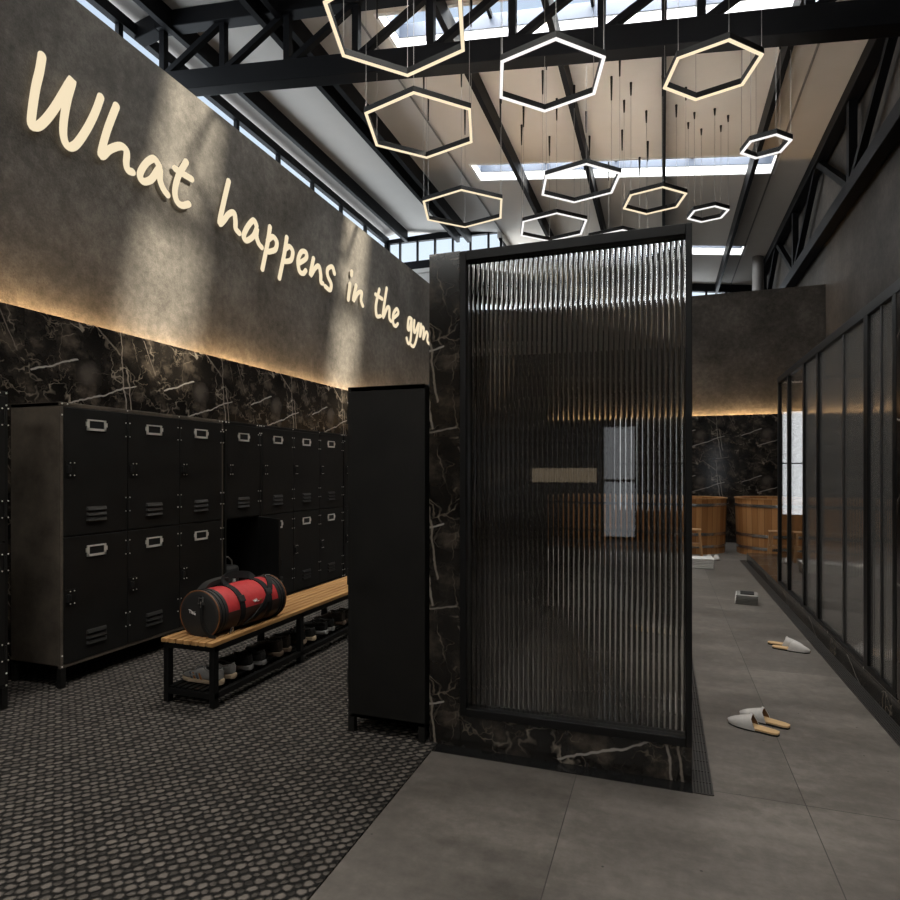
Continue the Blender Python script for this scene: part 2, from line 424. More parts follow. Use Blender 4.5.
struct(MB().box(-8.6,3.2,-7.2,22.7,-.15,0).build('floor', M['floor']))
cp = MB().box(XM,-1.13,-7.0,YM,0,FZ).build('carpet', M['carpet'])
tag(cp, 'dark grey woven carpet with a nubby basket weave under the lockers', 'carpet')
struct(MB().box(XC-.25,XC,-7.0,YC+.25,0,5.165).build('wall_left', M['concrete_wall']))
struct(MB().box(XC,XM,-7.0,YC,FZ,2.545).box(XM-.014,XM,-7.0,YM,2.545,2.60).build('trim_1', M['marble_side']))
struct(MB().box(XC,XR,YC,YC+.25,0,5.10).build('wall_back', M['concrete_wall']))
struct(MB().box(XM,XR,YM,YC,0,2.535).box(XM,XR,YM,YM+.014,2.535,2.585).build('trim_2', M['marble_back']))
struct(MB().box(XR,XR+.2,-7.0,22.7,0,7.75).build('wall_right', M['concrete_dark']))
struct(MB().box(-8.6,-8.4,-7.0,17.9,0,7.0).build('wall_outer', M['concrete_wall']))
w = MB(); RW0, RW1 = 6.5, 7.45
w.box(-8.6,-1.20,-7.2,-7.0,0,RW0); w.box(-.52,3.2,-7.2,-7.0,0,RW0); w.box(-1.20,-.52,-7.2,-7.0,2.42,RW0)
w.box(-8.6,-6.5,-7.2,-7.0,RW0,RW1); w.box(2.2,3.2,-7.2,-7.0,RW0,RW1)
w.prism([(-8.6,RW1),(3.2,RW1),(3.2,7.58),(-8.05,9.07),(-8.6,8.98)],'y',-7.2,-7.0)
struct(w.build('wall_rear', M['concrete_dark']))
w = MB()
for i in range(7): w.box(-6.5+i*1.45-.03,-6.5+i*1.45+.03,-7.14,-7.06,RW0,RW1)
for z in (RW0,RW1): w.box(-6.53,2.23,-7.14,-7.06,z-.03,z+.03)
wr = struct(w.build('window_1', M['black_steel']))  # unseen high window, added to let fill light into the hall
MB().box(-6.5,2.2,-7.105,-7.095,RW0,RW1).build('pane', M['clear_pane'], wr)
w = MB()
for x in (-1.20,-.52): w.box(x-.03,x+.03,-7.14,-7.02,0,2.42)
for z in (.05,1.25,2.40): w.box(-1.2,-.52,-7.14,-7.02,z-.03,z+.03)
wr = struct(w.build('door_1', M['black_steel']))
MB().box(-1.2,-.52,-7.105,-7.095,.02,2.42).build('pane', M['lit_glass'], wr)

# ceiling panels with skylight openings
SKY = [(-3.6,-2.8),(.20,1.0),(5.25,6.05),(8.62,9.42),(13.53,14.30),(18.70,19.42)]  # first three are unseen, added for a sun patch and floor light
SX0, SX1 = -4.20, 2.15
c = MB()
def cpanel(x0,x1,y0,y1):
    a, b = roof(x0), roof(x1)
    c.hexa([(x0,y0,a),(x1,y0,b),(x1,y1,b),(x0,y1,a),(x0,y0,a+.14),(x1,y0,b+.14),(x1,y1,b+.14),(x0,y1,a+.14)])
cpanel(-8.45,-8.05,-7.2,17.9); cpanel(-8.05,-4.55,-7.2,17.9); cpanel(-4.55,SX0-.06,-7.2,22.7); cpanel(SX1+.06,3.2,-7.2,22.7)
ys = [-7.2] + [v for s in SKY for v in (s[0]-.06,s[1]+.06)] + [22.7]
for i in range(0,len(ys),2): cpanel(SX0-.06,SX1+.06,ys[i],ys[i+1])
struct(c.build('ceiling', M['ceiling']))
t = MB()
for x in (-4.55, SX1):
    z = roof(x); y1 = 17.9 if x < -4 else 22.5
    t.box(x-.015,x+.015,-7,y1,z-.02,z+.002)
struct(t.build('trim_3', M['ceil_trim']))
for i, (y0,y1) in enumerate(SKY):
    w = MB(); a, b = roof(SX0)+.0, roof(SX1)+.0; H = .42; T = .06
    def wall(p, q, r, s):          # a reveal plate from two plan corners
        w.hexa([(p[0],p[1],roof(p[0])-.012),(q[0],q[1],roof(q[0])-.012),(r[0],r[1],roof(r[0])-.012),(s[0],s[1],roof(s[0])-.012),
                (p[0],p[1],roof(p[0])+H),(q[0],q[1],roof(q[0])+H),(r[0],r[1],roof(r[0])+H),(s[0],s[1],roof(s[0])+H)])
    wall((SX0-T,y0-T),(SX1+T,y0-T),(SX1+T,y0),(SX0-T,y0)); wall((SX0-T,y1),(SX1+T,y1),(SX1+T,y1+T),(SX0-T,y1+T))
    wall((SX0-T,y0),(SX0,y0),(SX0,y1),(SX0-T,y1)); wall((SX1,y0),(SX1+T,y0),(SX1+T,y1),(SX1,y1))
    f = struct(w.build('window_%d' % (i+2), M['curb']))
    b_ = MB()
    for x in (-2.6,-1.0,.6): b_.hexa([(x-.025,y0,roof(x)+H-.08),(x+.025,y0,roof(x)+H-.08),(x+.025,y1,roof(x)+H-.08),(x-.025,y1,roof(x)+H-.08),(x-.025,y0,roof(x)+H),(x+.025,y0,roof(x)+H),(x+.025,y1,roof(x)+H),(x-.025,y1,roof(x)+H)])
    b_.build('glazing_bar', M['roof_steel'], f)
    fr_ = MB()
    for (xa,xb,ya,yb) in ((SX0,SX1,y1-.012,y1),(SX0,SX1,y0,y0+.012),(SX0,SX0+.012,y0+.012,y1-.012),(SX1-.012,SX1,y0+.012,y1-.012)):
        fr_.hexa([(xa,ya,roof(xa)+.19),(xb,ya,roof(xb)+.19),(xb,yb,roof(xb)+.19),(xa,yb,roof(xa)+.19),(xa,ya,roof(xa)+H),(xb,ya,roof(xb)+H),(xb,yb,roof(xb)+H),(xa,yb,roof(xa)+H)])
    fr_.build('glazing_frame', M['sky_frame'], f)
    g = MB(); z0, z1 = roof(SX0)+H-.03, roof(SX1)+H-.03
    g.hexa([(SX0,y0,z0),(SX1,y0,z1),(SX1,y1,z1),(SX0,y1,z0),(SX0,y0,z0+.01),(SX1,y0,z1+.01),(SX1,y1,z1+.01),(SX0,y1,z0+.01)])
    g.build('pane', M['clear_pane'], f)

# left clerestory and the two gable ends
w = MB(); w.box(-8.44,-8.32,-7.0,17.85,8.74,8.93); w.box(-8.44,-8.32,-7.0,17.85,6.95,7.05)
for i in range(18):
    y = 17.75-1.45*i; w.box(-8.42,-8.34,y-.045,y+.045,7.0,8.76)
f = struct(w.build('window_8', M['roof_steel']))
MB().box(-8.39,-8.38,-7.0,17.75,7.0,8.76).build('pane', M['clear_pane'], f)
w = MB(); Yg = 17.75
w.box(-8.34,-4.56,Yg,Yg+.12,7.79,8.065); w.hexa([(-8.4,Yg,8.72),(-4.56,Yg,8.62),(-4.56,Yg+.12,8.62),(-8.4,Yg+.12,8.72),(-8.4,Yg,8.84),(-4.56,Yg,8.92),(-4.56,Yg+.12,8.92),(-8.4,Yg+.12,8.84)])
for x in (-8.30,-7.91,-7.31,-6.72,-6.13,-5.56,-4.99,-4.60): w.box(x-.03,x+.03,Yg+.02,Yg+.10,8.03,8.80)
f = struct(w.build('window_9', M['roof_steel']))
MB().box(-8.34,-4.56,Yg+.05,Yg+.06,8.05,8.74).build('pane', M['clear_pane'], f)
w = MB(); w.box(-8.4,-4.56,Yg+.0,Yg+.15,3.0,7.66); w.box(-8.4,-4.56,Yg-.06,Yg+.15,7.66,7.79)
struct(w.build('wall_gable', M['white_panel']))
w = MB(); w.box(-4.70,-4.55,Yg,22.7,3.0,6.3); w.box(-4.70,-4.55,Yg,22.7,8.45,8.62); struct(w.build('wall_return', M['white_panel']))
w = MB(); w.box(-4.66,-4.60,Yg,22.7,6.3,6.36); w.box(-4.66,-4.60,Yg,22.7,8.39,8.45)
for i in range(6): w.box(-4.66,-4.60,17.9+i*.9-.03,17.9+i*.9+.03,6.36,8.39)
f = struct(w.build('window_11', M['roof_steel'])); MB().box(-4.64,-4.63,17.9,22.4,6.36,8.39).build('pane', M['clear_pane'], f)  # added side glazing, put here to brighten the far ceiling
w = MB(); Y2 = 22.4
w.hexa([(-4.55,Y2,roof(-4.55)-.27),(XR,Y2,roof(XR)-.27),(XR,Y2+.15,roof(XR)-.27),(-4.55,Y2+.15,roof(-4.55)-.27),(-4.55,Y2,roof(-4.55)),(XR,Y2,roof(XR)),(XR,Y2+.15,roof(XR)),(-4.55,Y2+.15,roof(-4.55))])
for i in range(4): w.box(.15+i*.62-.035,.15+i*.62+.035,Y2+.02,Y2+.10,6.8,7.75 - .08*i)
f = struct(w.build('window_10', M['roof_steel']))
MB().box(.15,2.1,Y2+.05,Y2+.06,6.8,7.75).build('pane', M['clear_pane'], f)
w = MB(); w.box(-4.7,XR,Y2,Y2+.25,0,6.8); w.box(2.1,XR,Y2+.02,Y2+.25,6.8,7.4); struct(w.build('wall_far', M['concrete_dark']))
w = MB(); w.hexa([(-4.7,Y2+.03,6.8),(.15,Y2+.03,6.8),(.15,Y2+.25,6.8),(-4.7,Y2+.25,6.8),(-4.7,Y2+.03,8.5),(.15,Y2+.03,7.85),(.15,Y2+.25,7.85),(-4.7,Y2+.25,8.5)]); struct(w.build('trim_7', M['white_panel']))

# purlins
PUR = [(-7.70,.10,'outermost black roof purlin, running beside the left clerestory'),
       (-5.97,.10,'black roof purlin, left one of the close-set pair'),
       (-5.62,.10,'black roof purlin, right one of the close-set pair'),
       (-3.13,.09,'black roof purlin just right of the close-set pair'),
       (-1.57,.09,'black roof purlin running over the middle of the left skylight half'),
       (-.02,.07,'black roof purlin that reads as a vertical line above the glass screen'),
       (1.66,.08,'black roof purlin nearest the right-hand wall truss')]
for x, wd, lab in PUR:
    z = roof(x+wd/2); y1 = 17.7 if x < -5 else 22.38
    o = MB().box(0,wd,-6.98,y1,z-.34,z-.0).build('roof_purlin', M['roof_steel'])
    o.location = (x,0,0); tag(o, lab, 'beam', 'roof purlins')

# roof truss across the hall
tr = empty('roof_truss', (0,8.0,6.9)); tag(tr, 'black steel parallel-chord truss spanning the hall below the roof', 'truss')
def tz(x): return 6.98 - .134*x - 6.9
def slopebeam(name, x0, x1, zt, hgt, y0, y1):
    m = MB(); m.hexa([(x0,y0,zt(x0)-hgt),(x1,y0,zt(x1)-hgt),(x1,y1,zt(x1)-hgt),(x0,y1,zt(x0)-hgt),(x0,y0,zt(x0)),(x1,y0,zt(x1)),(x1,y1,zt(x1)),(x0,y1,zt(x0))])
    return m.build(name, M['roof_steel'], tr, bevel=.01)
slopebeam('bottom_chord', -8.38, XR, tz, .31, -.10, .14)
tt = lambda x: roof(x) - 6.9 - .015
slopebeam('top_chord', -7.93, XR, tt, .27, -.10, .12)
slopebeam('end_chord', -8.38, -7.93, lambda x: 9.05-6.9+.17*(x+7.93), .28, -.10, .12)
PX = [-7.86,-6.64,-5.44,-4.26,-3.08,-1.91,-.74,.44,1.60,2.78]
for x in PX:
    MB().box(x-.05,x+.05,-.04,.06,tz(x)-.02,tt(x)-.2).build('post', M['roof_steel'], tr)
for a, b in zip(PX[:-1], PX[1:]):
    MB().bar((a+.05,.01,tz(a)),(b-.05,.01,tt(b)-.24),.09,.09,(0,1,0)).build('diagonal', M['roof_steel'], tr)

# truss along the right wall
wt = empty('wall_truss', (2.86,8,5.9)); tag(wt, 'black steel truss running along the right-hand concrete wall', 'truss')
MB().box(-.10,.10,-14,14.3,-.06,.18).build('bottom_chord', M['roof_steel'], wt, bevel=.01)
MB().box(-.10,.10,-14,14.3,1.47,1.70).build('top_chord', M['roof_steel'], wt, bevel=.01)
NY = [2.3-.0-8+1-.0+i*4.5-4.5 for i in range(0)]
for yn in (-6.8,-2.2,2.35,6.85,11.35,15.8,20.3):
    y = yn-8
    MB().box(-.06,.06,y-.07,y+.07,.1,1.55).build('post', M['roof_steel'], wt)
    for s in (-1,1):
        if not -7 < yn+s*2.2 < 22.3: continue
        MB().bar((0,y+s*.08,.16),(0,y+s*2.15,1.5),.11,.11,(1,0,0)).build('diagonal', M['roof_steel'], wt)

o = MB().cyl((0,0,0),(0,0,7.66),.15,n=20).build('round_pipe', M['pipe'], smooth=True); o.location = (2.60,19.6,0)
tag(o, 'grey round pipe rising to the roof behind the back wall', 'pipe')

# LED coves on top of the marble
o = MB().box(-.02,.02,-7.0-3,13.5-3,0,.012).build('led_strip', M['cove_led']); o.location = (XM-.05,3,2.545)
tag(o, 'warm glowing strip light along the top of the left marble panelling', 'strip light')
o = MB().box(-3.6,3.6,-.02,.02,0,.012).build('led_strip', M['cove_led']); o.location = (-.62,YM+.05,2.535)
tag(o, 'warm glowing strip light along the top of the back marble panelling', 'strip light')

n = empty('wall_light', (-2.0,-7.0,1.36), PI); tag(n, 'long warm wall light behind the viewer, mirrored in the fluted glass', 'wall light')
MB().box(-.74,.74,-.06,-.001,-.18,-.15).build('housing', M['black_steel'], n)
MB().box(-.68,.68,-.05,-.005,-.15,.15).build('diffuser', M['niche_glow'], n)

# ================================================================== GLASS SCREEN
YP = 3.03
struct(MB().box(-1.178,-1.004,YP,6.6,0,2.605).build('wall_partition', M['marble_front'], bevel=.004))
struct(MB().box(-1.004,.127,YP,YP+.16,0,.172).build('trim_4', M['marble_front'], bevel=.004))
sc = empty('fluted_glass_screen', (-.4355,YP,.172)); tag(sc, 'tall fluted glass screen in a black steel frame on a marble base', 'glass screen')
x0, x1, z0, z1 = -.5665, .5625, 0, 2.425
fr = MB(); y0, y1 = -.012, .075
fr.box(x0,x0+.034,y0,y1,z0,z1); fr.box(x1-.028,x1,y0,y1,z0,z1); fr.box(x0+.034,x1-.028,y0,y1,z1-.05,z1); fr.box(x0+.034,x1-.028,y0,y1,z0,z0+.042)
fr.build('frame', M['black_steel'], sc, bevel=.003)
# the pane: half-round ribs on the front, flat back
gx0, gx1 = x0+.03, x1-.024; NR = 43; K = 10
pts = []
for i in range(NR):
    for j in range(K):
        t = (i+j/K)/NR; ph = (j/K)*PI
        pts.append((gx0+(gx1-gx0)*t, .034+.0056*math.sin(ph)))
pts.append((gx1,.034))
g = MB(); bm = g.bm
lo = [bm.verts.new((p[0],p[1],z0+.035)) for p in pts]; hi = [bm.verts.new((p[0],p[1],z1-.045)) for p in pts]
for i in range(len(pts)-1): bm.faces.new((lo[i],lo[i+1],hi[i+1],hi[i]))
b4 = [bm.verts.new(p) for p in ((gx0,.026,z0+.035),(gx1,.026,z0+.035),(gx1,.026,z1-.045),(gx0,.026,z1-.045))]
bm.faces.new((b4[0],b4[3],b4[2],b4[1]))
bm.faces.new([b4[0],b4[1]]+lo[::-1]); bm.faces.new([b4[3]]+hi+[b4[2]])
bm.faces.new((lo[0],hi[0],b4[3],b4[0])); bm.faces.new((lo[-1],b4[1],b4[2],hi[-1]))
pane = g.build('pane', M['fluted'], sc, smooth=True)
try: pane.data.set_sharp_from_angle(angle=math.radians(60))
except Exception: pass

struct(MB().box(-1.004,.02,6.5,6.6,0,2.70).build('wall_shower', M['marble_front'], bevel=.004))
struct(MB().box(-1.004,.127,YP+.16,6.5,0,.012).build('trim_8', M['marble_tray']))
# black trim and drains on the floor
o = MB().box(-1.13,.127,2.945,YP,0,.004).build('trim_5', M['black_gloss']); struct(o)
def drain(name, x0, x1, y0, y1, label, rows):
    d = empty(name, ((x0+x1)/2, y0, 0)); tag(d, label, 'drain')
    w = x1-x0; L = y1-y0
    MB().box(-w/2,w/2,0,L,0,.002).build('channel', M['dark_hole'], d)
    g = MB(); n = rows
    for i in range(n+1):
        x = -w/2 + w*i/n; g.box(x-.0035,x+.0035,0,L,.002,.006)
    k = int(L/.11)
    for j in range(k+1):
        y = L*j/k; g.box(-w/2,w/2,y-.004,y+.004,.002,.0055)
    g.build('grate', M['drain'], d)
drain('floor_drain', .130,.212,2.95,6.6,'slotted linear floor drain along the right side of the glass screen',6)
drain('floor_drain', 1.175,1.258,3.0,10.9,'slotted linear floor drain at the foot of the marble kerb',6)

# ================================================================== RIGHT CUBICLE
struct(MB().box(1.262,XR,3.2,10.75,0,.127).build('trim_6', M['marble_kerb']))
struct(MB().box(1.262,XR,3.2,10.75,.127,.145).build('trim_9', M['marble_top'], bevel=.003))
struct(MB().box(1.268,1.60,3.3,4.15,.145,2.47).build('wall_pier', M['marble_kerb']))
gp = empty('glass_partition', (1.27,6.05,.145)); tag(gp, 'long black-framed reeded glass partition on the marble kerb at right', 'glass partition')
Z1 = 2.40
def L(y): return y-6.05
MB().box(-.005,.045,L(3.3),L(8.0),Z1-.07,Z1).build('top_rail', M['black_steel'], gp, bevel=.003)
MB().box(-.005,.045,L(4.15),L(8.0),0,.025).build('bottom_rail', M['black_steel'], gp)
ML = [(7.975,.05),(7.40,.055),(6.62,.065),(6.06,.06),(4.72,.085),(4.19,.06)]
for y, wd in ML:
    MB().box(-.004,.032,L(y)-wd/2,L(y)+wd/2,.02,Z1-.06).build('mullion', M['black_steel'], gp, bevel=.003)
for y, wd in ((5.285,.045),(4.45,.025)):
    MB().box(.006,.036,L(y)-wd/2,L(y)+wd/2,.02,Z1-.06).build('pane_joint', M['joint'], gp)
for (a,b,mt) in ((7.95,7.428,'cubicle_clear'),(7.372,6.653,'cubicle_clear'),(6.587,6.09,'cubicle_pane'),(6.03,5.31,'cubicle_pane'),(5.26,4.763,'cubicle_pane'),(4.677,4.465,'cubicle_pane'),(4.435,4.225,'cubicle_pane')):
    MB().box(.014,.022,L(b),L(a),.022,Z1-.068).build('pane', M[mt], gp)
# end wall of the cubicle
ep = empty('end_glass_panel', (1.315,7.99,.145)); tag(ep, 'end panel of the glass cubicle with a bright frosted pane', 'glass panel')
f = MB(); f.box(0,1.68,-.02,.02,Z1-.05,Z1); f.box(0,1.68,-.02,.02,0,.03); f.box(.235,.255,-.02,.02,.03,Z1-.05); f.box(0,.235,-.012,.012,.79,.80); f.box(0,.235,-.012,.012,1.388,1.402); f.box(0,.235,-.012,.012,1.995,2.005)
f.build('frame', M['black_steel'], ep)
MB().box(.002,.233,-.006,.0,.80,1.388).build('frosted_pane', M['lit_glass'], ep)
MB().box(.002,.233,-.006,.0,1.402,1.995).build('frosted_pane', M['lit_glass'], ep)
MB().box(.002,.233,-.006,.0,.03,.79).build('pane', M['cubicle_clear'], ep)
MB().box(.257,1.68,-.006,.0,.03,Z1-.05).build('pane', M['cubicle_pane'], ep)
MB().box(0,.235,-.018,-.013,Z1-.075,Z1-.055).build('glazing_strip', M['plate'], ep)

# ================================================================== WALL SIGN
LW = 'What happens in the gym'
sg = empty('wall_sign', (XC,3.15,3.2)); tag(sg, 'glowing handwritten sign reading What happens in the gym on the concrete wall', 'sign')
LETTERS = [
  ('W', [[(3.23,4.496),(3.211,4.373),(3.178,4.211),(3.149,3.974),(3.173,3.946),(3.233,4.005),(3.328,4.169),(3.47,4.467),(3.434,4.306),(3.404,4.135),(3.399,4.0),(3.434,3.937),(3.501,3.981),(3.595,4.148),(3.673,4.328),(3.724,4.48)]]),
  ('h', [[(3.874,4.493),(3.785,4.245),(3.728,4.031),(3.747,4.019),(3.811,4.1),(3.916,4.18),(3.976,4.166),(3.972,4.062),(3.99,4.013),(4.036,4.018)]]),
  ('a', [[(4.331,4.208),(4.27,4.245),(4.181,4.161),(4.116,4.037),(4.151,3.989),(4.24,4.047),(4.333,4.187),(4.339,4.092),(4.378,4.024),(4.429,3.991)]]),
  ('t', [[(4.661,4.403),(4.565,4.231),(4.519,4.073),(4.54,3.982),(4.606,3.966),(4.693,4.014)],[(4.522,4.274),(4.623,4.27),(4.731,4.272)]]),
  ('h', [[(5.263,4.489),(5.195,4.264),(5.127,4.011),(5.173,4.029),(5.263,4.143),(5.347,4.192),(5.371,4.114),(5.376,4.036),(5.433,4.009)]]),
  ('a', [[(5.726,4.201),(5.673,4.239),(5.57,4.125),(5.507,4.004),(5.558,3.973),(5.673,4.064),(5.735,4.171),(5.726,4.084),(5.767,4.014),(5.822,3.99)]]),
  ('p', [[(5.975,4.278),(5.933,4.09),(5.834,3.748)],[(5.933,4.107),(6.032,4.186),(6.106,4.151),(6.077,4.053),(5.946,3.981)]]),
  ('p', [[(6.308,4.277),(6.257,4.06),(6.16,3.743)],[(6.271,4.119),(6.365,4.188),(6.435,4.147),(6.397,4.034),(6.271,3.975)]]),
  ('e', [[(6.577,4.055),(6.729,4.162),(6.729,4.238),(6.626,4.212),(6.553,4.085),(6.577,3.961),(6.66,3.949),(6.722,4.006)]]),
  ('n', [[(6.905,4.22),(6.834,3.983),(6.942,4.103),(7.035,4.163),(7.082,4.078),(7.09,3.97),(7.135,3.963)]]),
  ('s', [[(7.443,4.189),(7.383,4.263),(7.264,4.195),(7.264,4.103),(7.354,4.017),(7.322,3.926),(7.197,3.941)]]),
  ('i', [[(7.886,4.173),(7.835,3.934)],[(7.94,4.369),(7.934,4.32)]]),
  ('n', [[(8.073,4.202),(7.986,3.956),(8.126,4.102),(8.251,4.153),(8.231,4.03),(8.286,3.96)]]),
  ('t', [[(8.859,4.367),(8.74,4.095),(8.762,3.923),(8.903,3.949)],[(8.722,4.249),(8.963,4.242)]]),
  ('h', [[(9.133,4.462),(8.985,3.959),(9.152,4.146),(9.238,4.159),(9.238,4.001),(9.305,3.961)]]),
  ('e', [[(9.418,4.043),(9.599,4.164),(9.533,4.223),(9.393,4.095),(9.393,3.945),(9.487,3.919),(9.578,3.977)]]),
  ('g', [[(10.191,4.207),(10.063,4.188),(10.013,4.006),(10.085,3.994),(10.191,4.187),(10.14,3.814),(10.035,3.734),(9.963,3.809)]]),
  ('y', [[(10.318,4.206),(10.295,4.049),(10.347,4.0),(10.536,4.206),(10.429,3.914),(10.295,3.734),(10.164,3.729)]]),
  ('m', [[(10.646,4.211),(10.591,3.968),(10.701,4.159),(10.788,4.157),(10.757,3.961),(10.902,4.119),(10.992,4.096),(10.971,3.962),(11.078,3.929)]]),
]

for ch, strokes in LETTERS:
    m = MB()
    for s in strokes:
        P = catmull([(.035, y*1.008-3.15, 1.45+(z-1.45)*1.008-3.2) for y, z in s], 6)
        m.tube(P, .0325 if len(s) > 2 or ch != 'i' else .034, 10, roundcap=True, squash=(.035,.45))
    m.build('letter_%s' % ('capital_w' if ch == 'W' else ch), M['sign_glow'], sg, smooth=True)

# ================================================================== HEXAGON PENDANTS
U = 4.70; ZR = 1.45 + U
def pendant(cx, cy, r, warm, label):
    RL = .55 if r > .16 else .40 if r > .13 else .22 if r > .1 else .12
    R = r*U; cx *= U; cy *= U
    p = empty('hexagon_pendant', (cx, cy, ZR)); tag(p, label, 'pendant light', 'hexagon pendants')
    w = .046; a0 = math.radians(45.6)
    def ring(ro, ri, z0, z1):
        Q = []
        for rr, z in ((ro,z0),(ro,z1),(ri,z1),(ri,z0)): Q.append([(rr*math.cos(a0+k*PI/3), rr*math.sin(a0+k*PI/3), z) for k in range(6)])
        return MB().rings(Q, closed=True)
    s = w/math.cos(PI/6)
    ring(R, R-s, .006, .075).build('frame', M['ring_black'], p)
    ring(R-.003, R-s+.006, -.006, .006).build('light_strip', M['led_warm' if warm else 'led_white'], p)
    ring(R-.019, R-s+.019, .075, .079).build('fill_strip', M['fill_up'], p)  # added strip, not part of the lamp, lights the ceiling
    for k in range(6):
        a = a0+k*PI/3; x = (R-s/2)*math.cos(a); y = (R-s/2)*math.sin(a)
        zt = roof(cx+x)-ZR
        MB().cyl((x,y,.07),(x,y,zt-RL+.02),.0035,n=5).build('cable', M['cable'], p)
        MB().cyl((x,y,zt-RL),(x,y,zt),.011,.022,8).build('ceiling_rod', M['ring_black'], p)
pendant(-.565,1.258,.1715,True,'large warm hexagon pendant at the top, cut off by the frame, nearest the left wall')
pendant(-.667,1.649,.1725,True,'large warm hexagon pendant hanging just below the cut-off one')
pendant(-.722,2.219,.171,True,'farthest of the three large warm hexagon pendants on the left')
pendant(-.272,1.548,.147,False,'large white hexagon pendant hanging in front of the truss')
pendant(.114,1.657,.119,True,'warm hexagon pendant hanging highest on the right')
pendant(.299,2.095,.0735,False,'small white hexagon pendant farthest right')
pendant(-.031,2.381,.118,True,'warm hexagon pendant just above the right half of the glass screen')
pendant(.165,2.572,.0785,False,'small white hexagon pendant right of the glass screen top')
pendant(-.274,2.156,.147,False,'white hexagon pendant in front of the middle skylight')
pendant(-.428,2.506,.149,False,'white hexagon pendant partly hidden behind the screen top')
pendant(-.198,2.757,.147,False,'white hexagon pendant almost fully hidden behind the glass screen')

# ================================================================== LOCKERS
HT = 1.90; LEG = .13; DW = .515; DEP = .47
def door_parts(w, h, plain_=False):
    """closed door with its hinge edge at the local origin, spanning y from -w to 0, front at x = 0"""
    d = MB().box(-.018,0,-w+.003,-.003,0,h).build('door', M['locker_door'], bevel=.003)
    yl = -w
    f = MB(); a, b, c0, c1 = yl+w*.335, yl+w*.335+.15, h-.147, h-.070
    f.box(0,.008,a,b,c0,c0+.016); f.box(0,.008,a,b,c1-.010,c1); f.box(0,.008,a,a+.016,c0,c1); f.box(0,.008,b-.016,b,c0,c1)
    f.box(0,.010,a-.008,a+.006,c0+.03,c1-.018); f.box(0,.010,b-.006,b+.008,c0+.03,c1-.018)
    f.build('name_plate', M['plate'], d)
    MB().box(0,.003,a+.012,b-.012,c0+.012,c1-.008).build('plate_card', M['dark_hole'], d)
    l = MB()
    for i in range(3):
        z = .092+i*.037
        l.prism([(0.0,z+.022),(.0,z),(.016,z+.002),(.018,z+.007)],'y',a-.004,b+.004) if False else l.hexa([(0,a-.006,z),(.018,a+.004,z),(.018,b-.004,z),(0,b+.006,z),(0,a-.006,z+.024),(.006,a+.002,z+.020),(.006,b-.002,z+.020),(0,b+.006,z+.024)])
    l.build('louvre', M['louvre'], d)
    k = MB(); zc = h*.52; k.box(0,.006,yl+.008,yl+.085,zc-.055,zc+.055); k.build('latch_plate', M['locker'], d)
    k = MB(); k.box(.006,.020,yl+.014,yl+.034,zc-.026,zc+.026); k.build('latch', M['dark_hole'], d, bevel=.003)
    MB().box(.006,.023,yl+.034,yl+.041,zc-.020,zc+.020).build('latch_lever', M['louvre'], d)
    rv = MB()
    for yy in (.044,.074):
        for zz in (-.042,.042): rv.sphere((.006,yl+yy,zc+zz),.005,6)
    for hz in (.14*h+.02,.80*h):
        for zz in (0,.10):
            for yy in (-.019,.017): rv.sphere((.002,yy,hz+zz),.005,6)
    if plain_: rv.bm.free()
    else: rv.build('rivets', M['plate'], d)
    for hz in (.14*h+.02,.80*h):
        MB().cyl((.006,-.001,hz+.006),(.006,-.001,hz+.094),.006,n=8).build('hinge', M['louvre'], d)
    return d
door_tpl = {}
def get_door(w, h, pl=False):
    key = (round(w,3), round(h,3), pl)
    if key not in door_tpl:
        door_tpl[key] = door_parts(w,h,pl); return door_tpl[key]
    return dup(door_tpl[key])
def locker(n, cw, loc, rz, label, open_door=None, height=HT, DEP=.47, mat='locker', LEG=.13):
    W = n*cw + .04
    r = empty('locker', loc, rz); tag(r, label, 'locker')
    b = MB(); T = .018; z0 = LEG
    b.box(-DEP,-.022,0,T,z0,height); b.box(-DEP,-.022,W-T,W,z0,height)
    b.box(-DEP,-.004,0,W,height-.028,height); b.box(-DEP,-.004,0,W,z0,z0+.022); b.box(-DEP,-DEP+.012,T,W-T,z0+.022,height-.028)
    b.box(-.024,-.004,0,T+.004,z0+.022,height-.028); b.box(-.024,-.004,W-T-.004,W,z0+.022,height-.028)
    zm = z0 + (height-z0)*.492
    b.box(-DEP+.012,-.022,T,W-T,zm-.01,zm+.01)
    for i in range(1,n): b.box(-DEP+.012,-.022,.02+i*cw-.008,.02+i*cw+.008,z0+.022,height-.028)
    b.build('body', M[mat], r, bevel=.003)
    for x in (-DEP+.02,-.022):
        for y in (.02,W-.02): MB().box(x-.018,x+.018,y-.018,y+.018,0,z0+.0).build('leg', M['locker'], r)
    rv = MB()
    for y in (.011,W-.011):
        for z in (z0+.012,z0+.085,height-.012,height-.085): rv.sphere((-.003,y,z),.0062,6)
    for i in range(n+1):
        rv.sphere((-.003,.05 if i == 0 else .02+i*cw-(.03 if i == n else 0),height-.012),.0055,6)
    rv.build('corner_rivets', M['plate'], r)
    hU = height-.030-(zm+.004); hL = zm-.004-(z0+.024)
    for i in range(n):
        for row in (0,1):
            h = hL if row == 0 else hU; z = z0+.024 if row == 0 else zm+.004
            d = get_door(cw,h,LEG < .1); d.parent = r; d.location = (0,.02+(i+1)*cw,z); d.rotation_euler = (0,0,0)
            if open_door == (i,row): d.rotation_euler = (0,0,math.radians(60)); d['label'] = 'open locker door'
    return r
XL = -3.756
locker(3,.513,(XL,2.95,FZ),0,'black steel six-door locker with its bare end panel in view, behind the bench',None,HT,.47,'locker_worn_lit')
locker(1,.475,(XL,4.553,FZ),0,'narrow black steel locker with its lower door standing open',(0,0))
